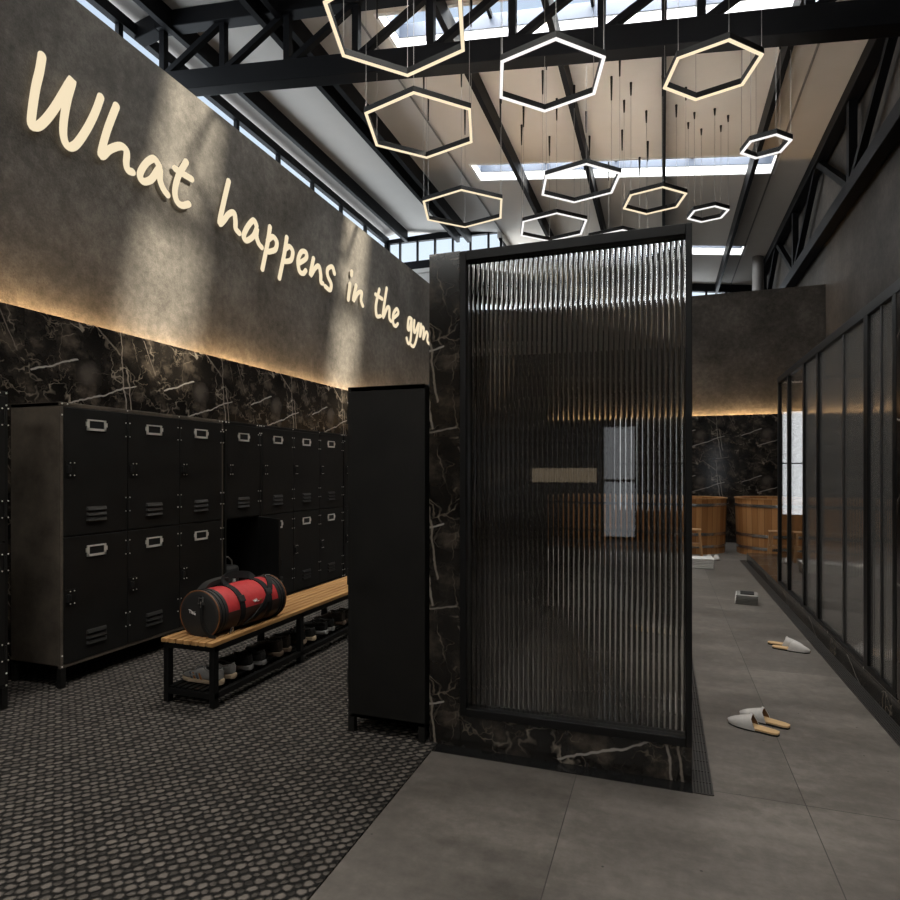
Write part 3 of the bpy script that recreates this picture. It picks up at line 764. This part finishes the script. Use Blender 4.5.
locker(3,.535,(XL,5.075,FZ),0,'black steel six-door locker farthest along the marble wall')
locker(3,.513,(XL,6.745,FZ),0,'black steel locker at the far end of the row, behind the blank-ended locker')
locker(3,.513,(XL,1.03,FZ),0,'black steel locker at the left picture edge, only its end strip showing',None,1.925)
locker(3,.513,(-1.651,4.575,FZ),PI,'tall black locker beside the marble pillar, its blank end facing the viewer',None,1.905,.462,'locker',.085)
locker(3,.513,(-1.651,6.175,FZ),PI,'black locker hidden behind the blank-ended locker',None,1.905,.462,'locker',.085)

# things in the open locker
t = empty('toiletry_bag', (-3.97,4.80,FZ+.152)); tag(t, 'small dark grey wash bag with a hoop handle inside the open locker', 'bag')
zz = .42
MB().box(-.10,.10,-.13,.10,0,.385).build('body', M['bag_grey'], t, bevel=.03, smooth=True)
MB().tube([(.04,-.10,.375),(.04,-.098,.43),(.04,-.06,.465),(.04,.0,.47),(.04,.05,.43),(.04,.06,.375)],.008,6).build('handle', M['shoe_grey'], t, smooth=True)
MB().cyl((.0,-.05,.385),(.0,-.05,.40),.012).build('buckle', M['steel'], t)

# ================================================================== BENCH
BX0, BX1, BY0, BY1, BZ = -2.957, -2.552, 2.985, 6.72, .412
bn = empty('bench', (BX0,BY0,FZ)); tag(bn, 'long black steel bench with a slatted wooden seat and shoe shelf', 'bench')
W = BX1-BX0; LN = BY1-BY0; zt = BZ-FZ
s = MB(); ns = 7; sw = W/ns
for i in range(ns): s.box(i*sw+.0065,(i+1)*sw-.0065,0,LN,zt-.026,zt)
s.build('seat', M['bench_wood'], bn, bevel=.003)
f = MB(); f.box(.008,.045,.02,LN-.02,zt-.062,zt-.026); f.box(W-.045,W-.008,.02,LN-.02,zt-.062,zt-.026)
LY = [.02+.93*i for i in range(5)]
for y in LY: f.box(.045,W-.045,y,y+.037,zt-.062,zt-.026)
f.box(.008,.045,.02,LN-.02,.055,.09); f.box(W-.045,W-.008,.02,LN-.02,.055,.09)
for y in LY: f.box(.045,W-.045,y,y+.037,.055,.09)
f.build('frame', M['black_steel'], bn, bevel=.002)
for y in LY:
    for x in (.008,W-.047): MB().box(x,x+.039,y-.001,y+.039,0,zt-.027).build('leg', M['black_steel'], bn, bevel=.002)
sh = MB()
for i in range(6): sh.box(.05+i*.047,.05+i*.047+.03,.025,LN-.025,.092,.104)
sh.build('shelf', M['black_steel'], bn)

# ================================================================== SHOES
def loft(stations, n=14):
    """stations: (t along length, half width, z bottom, z top); rounded cross-sections"""
    R = []
    for (x, hw, zb, zt, p) in stations:
        ring = []
        for k in range(n):
            a = 2*PI*k/n; ca, sa = math.cos(a), math.sin(a)
            y = hw*math.copysign(abs(ca)**p, ca); z = (zb+zt)/2 + (zt-zb)/2*math.copysign(abs(sa)**p, sa)
            ring.append((x,y,z))
        R.append(ring)
    return R
def shoe_proto(up, sole, stripes, high, laces=True):
    """heel at x = 0, toe at x = -.29"""
    r = empty('shoe')
    S = [(.004,.020,0,.030,.6),(0,.030,0,.032,.5),(-.03,.036,0,.030,.5),(-.09,.035,0,.026,.5),(-.16,.043,0,.026,.5),(-.22,.047,0,.027,.5),(-.265,.038,.002,.028,.55),(-.288,.020,.006,.028,.6),(-.293,.008,.012,.026,.7)]
    MB().rings(loft(S)).build('sole', M[sole], r, smooth=True)
    h = high
    Uu = [(-.002,.018,.03,.075+h,.7),(-.006,.028,.028,.085+h,.65),(-.03,.034,.024,.080+h,.62),(-.07,.035,.022,.074+h*.8,.62),(-.11,.038,.020,.086+h*.7,.7),(-.15,.040,.020,.083+h*.4,.75),(-.19,.043,.020,.068,.8),(-.23,.042,.020,.055,.85),(-.262,.034,.022,.048,.9),(-.28,.020,.022,.040,.9),(-.286,.010,.024,.034,.9)]
    MB().rings(loft(Uu,18)).build('upper', M[up], r, smooth=True)
    o = MB(); R = []
    for (x, hw, z) in ((-.016,.012,.081+h),(-.03,.023,.080+h),(-.06,.025,.075+h*.85),(-.09,.025,.078+h*.75),(-.118,.018,.089+h*.68)):
        R.append([(x,-hw,z-.012),(x,hw,z-.012),(x,hw,z+.003),(x,-hw,z+.003)])
    o.rings(R).build('lining', M['shoe_lining'], r, smooth=True)
    c = MB(); c.tube([(-.004,0,.087+h),(-.02,.029,.085+h),(-.06,.031,.077+h*.85),(-.10,.028,.085+h*.72),(-.125,.0,.098+h*.65),(-.10,-.028,.085+h*.72),(-.06,-.031,.077+h*.85),(-.02,-.029,.085+h)],.006,6,closed=True).build('collar', M[up], r, smooth=True)
    if laces:
        l = MB()
        for i in range(4):
            x = -.135-.018*i; z = .086+h*.42-.0068*i-.0012*i*i
            l.tube([(x,-.026,z-.012),(x-.004,0,z+.004),(x,.026,z-.012)],.003,5)
        l.build('laces', M['sole_light' if stripes else 'shoe_lining'], r, smooth=True)
    if stripes:
        for i, mt in enumerate(('stripe_orange','stripe_slate','stripe_orange','stripe_slate')):
            x = -.115-.024*i; q = MB()
            for sd in (-1,1):
                q.hexa([(x,sd*.039,.028),(x-.011,sd*.0405,.028),(x-.011,sd*.0445,.028),(x,sd*.043,.028),(x-.018,sd*.036,.062),(x-.029,sd*.0355,.060),(x-.029,sd*.0395,.060),(x-.018,sd*.040,.062)])
            q.build('stripe', M[mt], r)
    return r
STY = [('shoe_grey','sole_tan',True,.0),('shoe_black','sole_grey',False,.0),('shoe_brown','sole_brown',False,.018),('shoe_charcoal','sole_tan',False,.0),('shoe_black','sole_light',False,.0),('shoe_brown','sole_brown',False,.015)]
NMS = ['grey sneaker with orange stripes and a tan sole','plain black sneaker with a grey sole','dark brown high-cut shoe left of the middle bench leg','charcoal sneaker with a tan sole right of the middle bench leg','black sneaker with a pale sole','dark brown shoe next to the tall blank locker']
HY = [(3.125,3.245),(3.43,3.545),(3.755,3.865),(4.075,4.185),(4.385,4.50),(4.70,4.81)]
for i, (st, nm, hy) in enumerate(zip(STY,NMS,HY)):
    p = shoe_proto(*st)
    for j, y in enumerate(hy):
        o = p if j == 0 else dup(p)
        o.location = (-2.605-.012*((i+j)%2)+(.008 if j else 0), y, FZ+.1045)
        o.rotation_euler = (0,0,math.radians((-3,2,1,-2,3,-1)[i]+(2 if j else 0)))
        o.scale = (1.06,1.0,1.08)
        tag(o, nm + (', left of its pair' if j == 0 else ', right of its pair'), 'shoe', 'shoes on the bench shelf')

# ================================================================== DUFFEL BAG
db = empty('duffel_bag', (-2.750,3.085,BZ), math.radians(-4)); tag(db, 'red and black barrel duffel bag lying on the slatted bench', 'bag')
RX, RZ, LB = .162, .150, .66
def bring(y, k, flat=.0, n=28):
    r = []
    for i in range(n):
        a = 2*PI*i/n; x = RX*k*math.cos(a); z = RZ*k*math.sin(a)
        z = max(z, -RZ*.90*1.0 if k > .9 else -RZ*.90)
        r.append((x, y, z+RZ*.90))
    return r
def band(name, y0, y1, k, mat, m=5, sag=0.0):
    R = []
    for i in range(m+1):
        t = i/m; R.append(bring(y0+(y1-y0)*t, k+sag*math.sin(PI*t)))
    return MB().rings(R).build(name, mat, db, smooth=True)
band('body', .085, LB-.085, .985, M['bag_red'], 8, .015)
# dark lower half wrap
w = MB(); R = []
for y in (.087, LB-.087):
    pass
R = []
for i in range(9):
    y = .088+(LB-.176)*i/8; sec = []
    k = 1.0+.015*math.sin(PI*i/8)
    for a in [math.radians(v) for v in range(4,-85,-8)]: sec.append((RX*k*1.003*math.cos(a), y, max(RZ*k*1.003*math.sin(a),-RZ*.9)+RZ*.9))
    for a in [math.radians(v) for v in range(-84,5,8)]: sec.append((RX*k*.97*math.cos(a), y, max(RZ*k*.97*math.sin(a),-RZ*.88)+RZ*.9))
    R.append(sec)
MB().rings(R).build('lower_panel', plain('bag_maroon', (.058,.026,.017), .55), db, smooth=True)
for (ya,yb) in ((0,.09),(LB-.09,LB)):
    e = MB(); s = 1 if ya == 0 else -1; yo = ya if s == 1 else yb
    R = [bring(yo+s*t, k) for t, k in ((0,.80),(.002,.93),(.008,.985),(.02,1.0),(.09,1.005))]
    e.rings(R).build('end_cap', M['bag_black'], db, smooth=True)
    MB().tube([Vector(p) for p in bring(yo+s*.010,1.0)],.0045,6,closed=True).build('piping', M['bag_piping'], db, smooth=True)
    for q in (.035,.062): MB().tube([Vector(p) for p in bring(yo+s*q,1.01)],.0035,6,closed=True).build('zip', M['bag_web'], db, smooth=True)
for y in (.195,.455): band('strap_band', y, y+.042, 1.035, M['bag_web'], 2)
for y in (.195,.455):
    a = math.radians(28)
    o = MB().box(-.008,.010,-.026,.026,-.022,.022).build('buckle', M['bag_black'], db, loc=(RX*1.035*math.cos(a), y+.021, RZ*1.035*math.sin(a)+RZ*.9), rot=(0,-a,0), bevel=.004)
zt2 = RZ*1.9
def strip(P, w, th, up=(0,0,1), name='strap', mat='bag_web', parent=None):
    P = [Vector(p) for p in P]; R = []
    for i, p in enumerate(P):
        t = (P[min(i+1,len(P)-1)]-P[max(i-1,0)]).normalized(); s = Vector(up[i] if isinstance(up, list) else up).cross(t).normalized(); n = t.cross(s)
        R.append([p-s*w/2-n*th/2, p+s*w/2-n*th/2, p+s*w/2+n*th/2, p-s*w/2+n*th/2])
    return MB().rings(R).build(name, M[mat], parent or db, smooth=True)
# grab handle over the top (a drooping arch) and wrapped grip
strip(catmull([(.02,.215,zt2+.0),(-.01,.23,zt2+.035),(-.02,.30,zt2+.050),(-.02,.37,zt2+.045),(-.005,.45,zt2+.03),(.02,.475,zt2+.002)],5),.05,.010,(1,0,.2),'handle','bag_web')
strip(catmull([(-.085,.10,zt2-.03),(-.075,.15,zt2+.012),(-.05,.21,zt2+.03),(-.03,.27,zt2+.034)],5),.07,.022,(0,0,1),'handle_grip','bag_black')
# shoulder strap across the side
P = []; ups = []
for t in range(15):
    q = t/14; a = math.radians(82-128*q); y = .60-.34*q+.03*math.sin(PI*q)
    P.append((RX*1.06*math.cos(a), y, max(RZ*1.06*math.sin(a),-RZ*.86)+RZ*.9)); ups.append((math.cos(a),0,math.sin(a)))
strip(P,.040,.006,ups,'shoulder_strap','bag_web')
MB().tube([(.005,.585,zt2+.006),(.04,.585,zt2+.010),(.045,.62,zt2+.008),(.005,.622,zt2+.004)],.005,6,closed=True).build('strap_ring', M['steel'], db, smooth=True)
MB().tube([(.158,.10,.005),(.162,.112,.045),(.162,.125,.047),(.160,.136,.006)],.0035,6).build('d_ring', M['steel'], db, smooth=True)
# front end: hanging strap, clip and print
strip(catmull([(.03,-.006,RZ*1.72),(.035,-.012,RZ*1.35),(.038,-.014,RZ*.9),(.055,-.014,RZ*.45),(.10,-.010,RZ*.12),(.14,.0,.012)],5),.022,.006,(0,1,0),'end_strap','bag_web')
c_ = MB(); c_.box(.012,.052,-.014,-.004,RZ*1.60,RZ*1.66); c_.box(.012,.018,-.014,-.004,RZ*1.45,RZ*1.62); c_.box(.046,.052,-.014,-.004,RZ*1.45,RZ*1.62); c_.box(.006,.060,-.014,-.004,RZ*1.38,RZ*1.43); c_.box(.026,.038,-.016,-.006,RZ*1.25,RZ*1.5)
c_.build('clip', M['steel'], db, bevel=.002)
def squiggle(origin, ex, ez, strokes, r, name='printed_logo'):
    m = MB(); O = Vector(origin); ex = Vector(ex); ez = Vector(ez)
    for s in strokes: m.tube([O+ex*a+ez*b for a,b in s], r, 5)
    return m.build(name, M['white_print'], db)
TN = [[(0,.020),(.018,.017)],[(.009,.018),(.007,-.002)],[(.020,-.004),(.021,.014),(.031,-.006),(.033,.012)],[(.050,.010),(.040,.006),(.040,-.006),(.050,-.010),(.050,.0),(.046,.001)]]
squiggle((-.075,-.0035,RZ*.95),(1,0,0),(-.12,0,1),TN,.0028)
a = math.radians(14)
squiggle((RX*1.008*math.cos(a)+.002,.315,RZ*1.0*math.sin(a)+RZ*.88),(0,1,.1),(-.25,0,1),[[(0,.012),(.012,-.004),(.014,.012)],[(.018,-.004),(.028,.012),(.030,-.004)],[(.036,.010),(.038,-.006),(.052,-.006)]],.003)
MB().sphere((RX*1.012*math.cos(a)+.001,.385,RZ*math.sin(a)+RZ*.9),(.003,.009,.009),8).build('printed_dot', M['stripe_orange'], db)

# blue bottle standing behind the bag
b = empty('wash_bottle', (-3.825,4.755,FZ+.152)); tag(b, 'small pale blue bottle in the open locker, peeking over the duffel bag', 'bottle')
MB().lathe([(.001,0),(.028,0),(.030,.01),(.030,.20),(.022,.225),(.013,.235),(.013,.245),(.001,.245)],16).build('bottle_body', M['bottle_blue'], b, smooth=True)
MB().lathe([(.001,.245),(.018,.245),(.018,.285),(.001,.287)],14).build('cap', M['white_print'], b, smooth=True)

# ================================================================== SLIPPERS
def slipper_proto():
    """toe towards +x, heel at x = 0, length .27"""
    r = empty('slipper')
    OUT = [(0,.006),(.004,.022),(.03,.033),(.09,.036),(.15,.042),(.20,.043),(.235,.034),(.258,.018),(.268,.006)]
    def plate(z0,z1,k): return MB().rings([[(x,-hw*k,z0),(x,hw*k,z0),(x,hw*k,z1),(x,-hw*k,z1)] for x,hw in OUT])
    plate(0,.010,1.0).build('sole', M['rubber'], r, smooth=True)
    plate(.010,.019,.96).build('insole', M['slip_insole'], r, smooth=True)
    R = []; n = 12
    prof = [(.112,.041,.078),(.135,.044,.074),(.165,.0455,.065),(.20,.045,.053),(.232,.037,.041),(.255,.022,.030),(.270,.006,.019)]
    out_ = []; inn = []
    for q, (x,hw,h) in enumerate(prof):
        sec = [(x - (.045*math.sin(PI*k/n)*-1 if False else 0) + (0 if q else .035*math.sin(PI*k/n)), hw*math.cos(PI*k/n), .008+h*math.sin(PI*k/n)**.8) for k in range(n+1)]
        out_.append(sec)
        inn.append([(x_ + .001, y_*.90, .008+(z_-.008)*.91) for x_,y_,z_ in sec])
    bmx = MB(); b = bmx.bm
    A = [[b.verts.new(p) for p in s] for s in out_]
    for i in range(len(A)-1):
        for k in range(n): b.faces.new((A[i][k],A[i][k+1],A[i+1][k+1],A[i+1][k]))
    I = [b.verts.new(p) for p in inn[0]]
    for k in range(n): b.faces.new((A[0][k],I[k],I[k+1],A[0][k+1]))
    bmx.build('upper', M['slip_felt'], r, smooth=True)
    bmx = MB(); b = bmx.bm
    A = [[b.verts.new(p) for p in s] for s in inn]
    for i in range(len(A)-1):
        for k in range(n): b.faces.new((A[i][k],A[i+1][k],A[i+1][k+1],A[i][k+1]))
    bmx.build('lining', M['slip_lining'], r, smooth=True)
    return r
sp = slipper_proto()
SL = [((.600,3.735),156,'pale grey felt slipper of the nearest pair, closer to the viewer'),
      ((.672,3.858),154,'pale grey felt slipper of the nearest pair, on its far side'),
      ((.832,5.712),-20,'pale grey felt slipper of the middle pair, by the kerb, far side'),
      ((.846,5.588),-16,'pale grey felt slipper of the middle pair, by the kerb, near side'),
      ((.690,10.99),-80,'pale slipper standing by the left tub, left of its pair'),
      ((.810,10.99),-84,'pale slipper standing by the left tub, right of its pair')]
for i, ((x,y),a,lab) in enumerate(SL):
    o = sp if i == 0 else dup(sp)
    o.location = (x,y,.001); o.rotation_euler = (0,0,math.radians(a)); tag(o, lab, 'slipper', 'felt slippers on the floor')

# ================================================================== TOWELS
def towel(name, loc, w, d, h, rz, mat, label, group):
    # a folded towel: stacked layers closed by a rounded fold along the front edge
    P = []; n = 2; t = h/n
    m = MB()
    for i in range(n):
        z0 = i*t; sec = []
        for k in range(9):
            a = -PI/2 + PI*k/8; sec.append((-d/2 - math.cos(a)*t*.48, z0+t/2+math.sin(a)*t*.41))
        for k in range(9):
            a = PI/2 + PI*k/8; sec.append((d/2 - math.cos(a)*t*.20 - .004*(i%2), z0+t/2+math.sin(a)*t*.41))
        m.prism(sec,'x',-w/2+.003*(i%2),w/2-.003*((i+1)%2))
    o = m.build(name, M[mat], None, loc, bevel=.003, smooth=True, rot=(0,0,rz)); tag(o, label, 'towel', group)
    hm = MB()
    for i in range(n): hm.box(-w/2-.004,-w/2+.004,-d/2+.012,d/2-.006,i*t+.1*t,(i+1)*t-.35*t)
    hm.build('hem', M['towel_white'], o); return o
for i in range(3):
    towel('folded_towel', (.865+.004*i,7.42-.006*i,.001+i*.034), .215,.26,.034, math.radians(-6), 'towel_grey', ('bottom','middle','top')[i]+' folded grey towel of the stack in the middle of the walkway','grey towel stack')
o = MB().box(-.068,.068,-.085,.085,0,.008).build('folded_cloth', M['towel_dark'], None, (.875,7.415,.1035), bevel=.004, rot=(0,0,math.radians(-6))); tag(o,'dark folded cloth lying on top of the grey towel stack','cloth')
for i in range(3):
    towel('folded_towel', (.50+.005*i,9.92,.001+i*.05), .40,.30,.05, math.radians(2), 'towel_white', ('bottom','middle','top')[i]+' folded white towel of the stack near the tubs','white towel stack')

# ================================================================== TUBS AND STOOLS
def tub(loc, r, h, label):
    t = empty('wooden_tub', loc); tag(t, label, 'tub', 'wooden soaking tubs')
    rb = r*.955
    MB().lathe([(.001,0),(rb,0),(r,h),(r-.055,h),(rb-.055,.08),(.001,.08)],64).build('staves', M['staves'], t, smooth=True)
    MB().lathe([(r-.062,h),(r+.010,h),(r+.012,h+.018),(r-.062,h+.018)],64,closed=True).build('rim', M['bench_wood'], t, smooth=True)
    for z in (.13,.345,.855):
        rr = rb+(r-rb)*z/h
        MB().lathe([(rr-.003,z-.025),(rr+.007,z-.025),(rr+.007,z+.025),(rr-.003,z+.025)],64,closed=True).build('hoop', M['steel'], t, smooth=True)
tub((.44,12.05,0),.65,.955,'left wooden soaking tub with steel hoops by the back wall')
tub((1.93,12.05,0),.71,.965,'right wooden soaking tub with steel hoops behind the marble kerb')
def stool(loc, rz, label):
    s = empty('wooden_stool', loc, rz); tag(s, label, 'stool', 'wooden stools by the tubs')
    w, d, h = .40, .26, .47
    for x in (-1,1):
        for y in (-1,1):
            MB().bar((x*(w/2-.012+.02),y*(d/2-.012),0),(x*(w/2-.03),y*(d/2-.02),h),.034,.026,(0,1,0)).build('leg', M['stool_wood'], s, bevel=.003)
    for z in (.20,):
        for y in (-1,1): MB().box(-w/2+.01,w/2-.01,y*(d/2-.016)-.010,y*(d/2-.016)+.010,z,z+.03).build('stretcher', M['stool_wood'], s)
        for i in range(3): MB().box(-w/2+.012,w/2-.012,-d/2+.03+i*.07,-d/2+.09+i*.07,z+.03,z+.045).build('step_slat', M['stool_wood'], s)
    t = MB()
    for i in range(4): t.box(-w/2,w/2,-d/2+i*(d/4)+.003,-d/2+(i+1)*(d/4)-.003,h-.012,h+.012)
    t.build('seat', M['stool_wood'], s, bevel=.003)
stool((.40,10.98,0),0,'wooden step stool in front of the left tub, half hidden by the screen frame')
stool((1.83,11.05,0),0,'wooden step stool in front of the right tub, behind the kerb')

# ================================================================== LIGHT
W_ = bpy.data.worlds.new('world'); SC.world = W_; W_.use_nodes = True
nt = W_.node_tree; nt.nodes.clear()
tc = nt.nodes.new('ShaderNodeTexCoord'); sp_ = nt.nodes.new('ShaderNodeSeparateXYZ'); nt.links.new(tc.outputs['Generated'], sp_.inputs[0])
rp = nt.nodes.new('ShaderNodeValToRGB'); nt.links.new(sp_.outputs[2], rp.inputs[0])
e = rp.color_ramp.elements; e[0].position = .0; e[0].color = (.84,.92,1,1); e[1].position = .85; e[1].color = (.30,.38,.52,1)
bg = nt.nodes.new('ShaderNodeBackground'); bg.inputs[1].default_value = 1.5; nt.links.new(rp.outputs[0], bg.inputs[0])
wo = nt.nodes.new('ShaderNodeOutputWorld'); nt.links.new(bg.outputs[0], wo.inputs[0])

def area(name, loc, direction, sx, sy, power, col):
    l = bpy.data.lights.new(name,'AREA'); l.shape = 'RECTANGLE'; l.size = sx; l.size_y = sy; l.energy = power; l.color = col
    o = bpy.data.objects.new(name,l); COL.objects.link(o); o.location = loc
    d = Vector(direction); o.rotation_euler = d.to_track_quat('-Z','Y').to_euler()
    return o
area('daylight_clerestory', (-8.50,5.3,8.05), (1,0,0), 24.5, 2.1, P_CLER, (.93,.96,1.0))
area('rear_fill', (-2.15,-7.35,6.97), (0,1,0), 8.6, .95, P_REAR, (1.0,.93,.84))  # added fill outside the unseen rear window
area('daylight_far_gable', (1.12,22.75,7.25), (0,-1,0), 1.9, .9, P_GAB*.5, (.93,.96,1.0))
area('side_fill', (-4.75,20.2,7.35), (1,0,0), 4.3, 1.9, P_FAR, (1.0,.97,.93))  # added fill for the far ceiling, behind the added side glazing
area('daylight_gable', (-6.45,18.1,8.4), (0,-1,0), 3.7, .66, P_GAB, (.93,.96,1.0))
for i, (y0,y1) in enumerate(SKY):
    xm = (SX0+SX1)/2
    o = area('daylight_and_fill', (xm,(y0+y1)/2,roof(xm)+.75), (0,0,-1), 6.2, .75, P_TOP if y0 < 6 else P_SKY, (1.0,.93,.85) if y0 < 6 else (1.0,.97,.94))  # the near ones are added fill above the unseen skylights
    o.rotation_euler.y += math.atan(.134)
sn = bpy.data.lights.new('sun','SUN'); sn.energy = P_SUN; sn.angle = math.radians(4.0); sn.color = (1.0,.86,.66)
so = bpy.data.objects.new('sun',sn); COL.objects.link(so); so.location = (6,10,14)
so.rotation_euler = Vector((-1,-.21,-.90)).to_track_quat('-Z','Y').to_euler()

# ================================================================== CAMERA
cam = bpy.data.cameras.new('camera'); co = bpy.data.objects.new('camera', cam); COL.objects.link(co)
cam.sensor_width = 36; cam.lens = 609/900*36; cam.shift_y = 21/900; cam.clip_start = .05
co.location = (0,0,1.45); co.rotation_euler = (PI/2,0,math.atan2(213,609))
SC.camera = co
SC.view_settings.view_transform = 'Standard'; SC.view_settings.look = 'None'; SC.view_settings.gamma = 1; SC.view_settings.use_curve_mapping = False
SC.view_settings.exposure = EXPO
SC.cycles.max_bounces = 10; SC.cycles.diffuse_bounces = 5; SC.cycles.glossy_bounces = 5; SC.cycles.transmission_bounces = 10; SC.cycles.transparent_max_bounces = 16
SC.cycles.use_denoising = True; SC.cycles.caustics_reflective = False; SC.cycles.caustics_refractive = True; SC.cycles.sample_clamp_indirect = 6
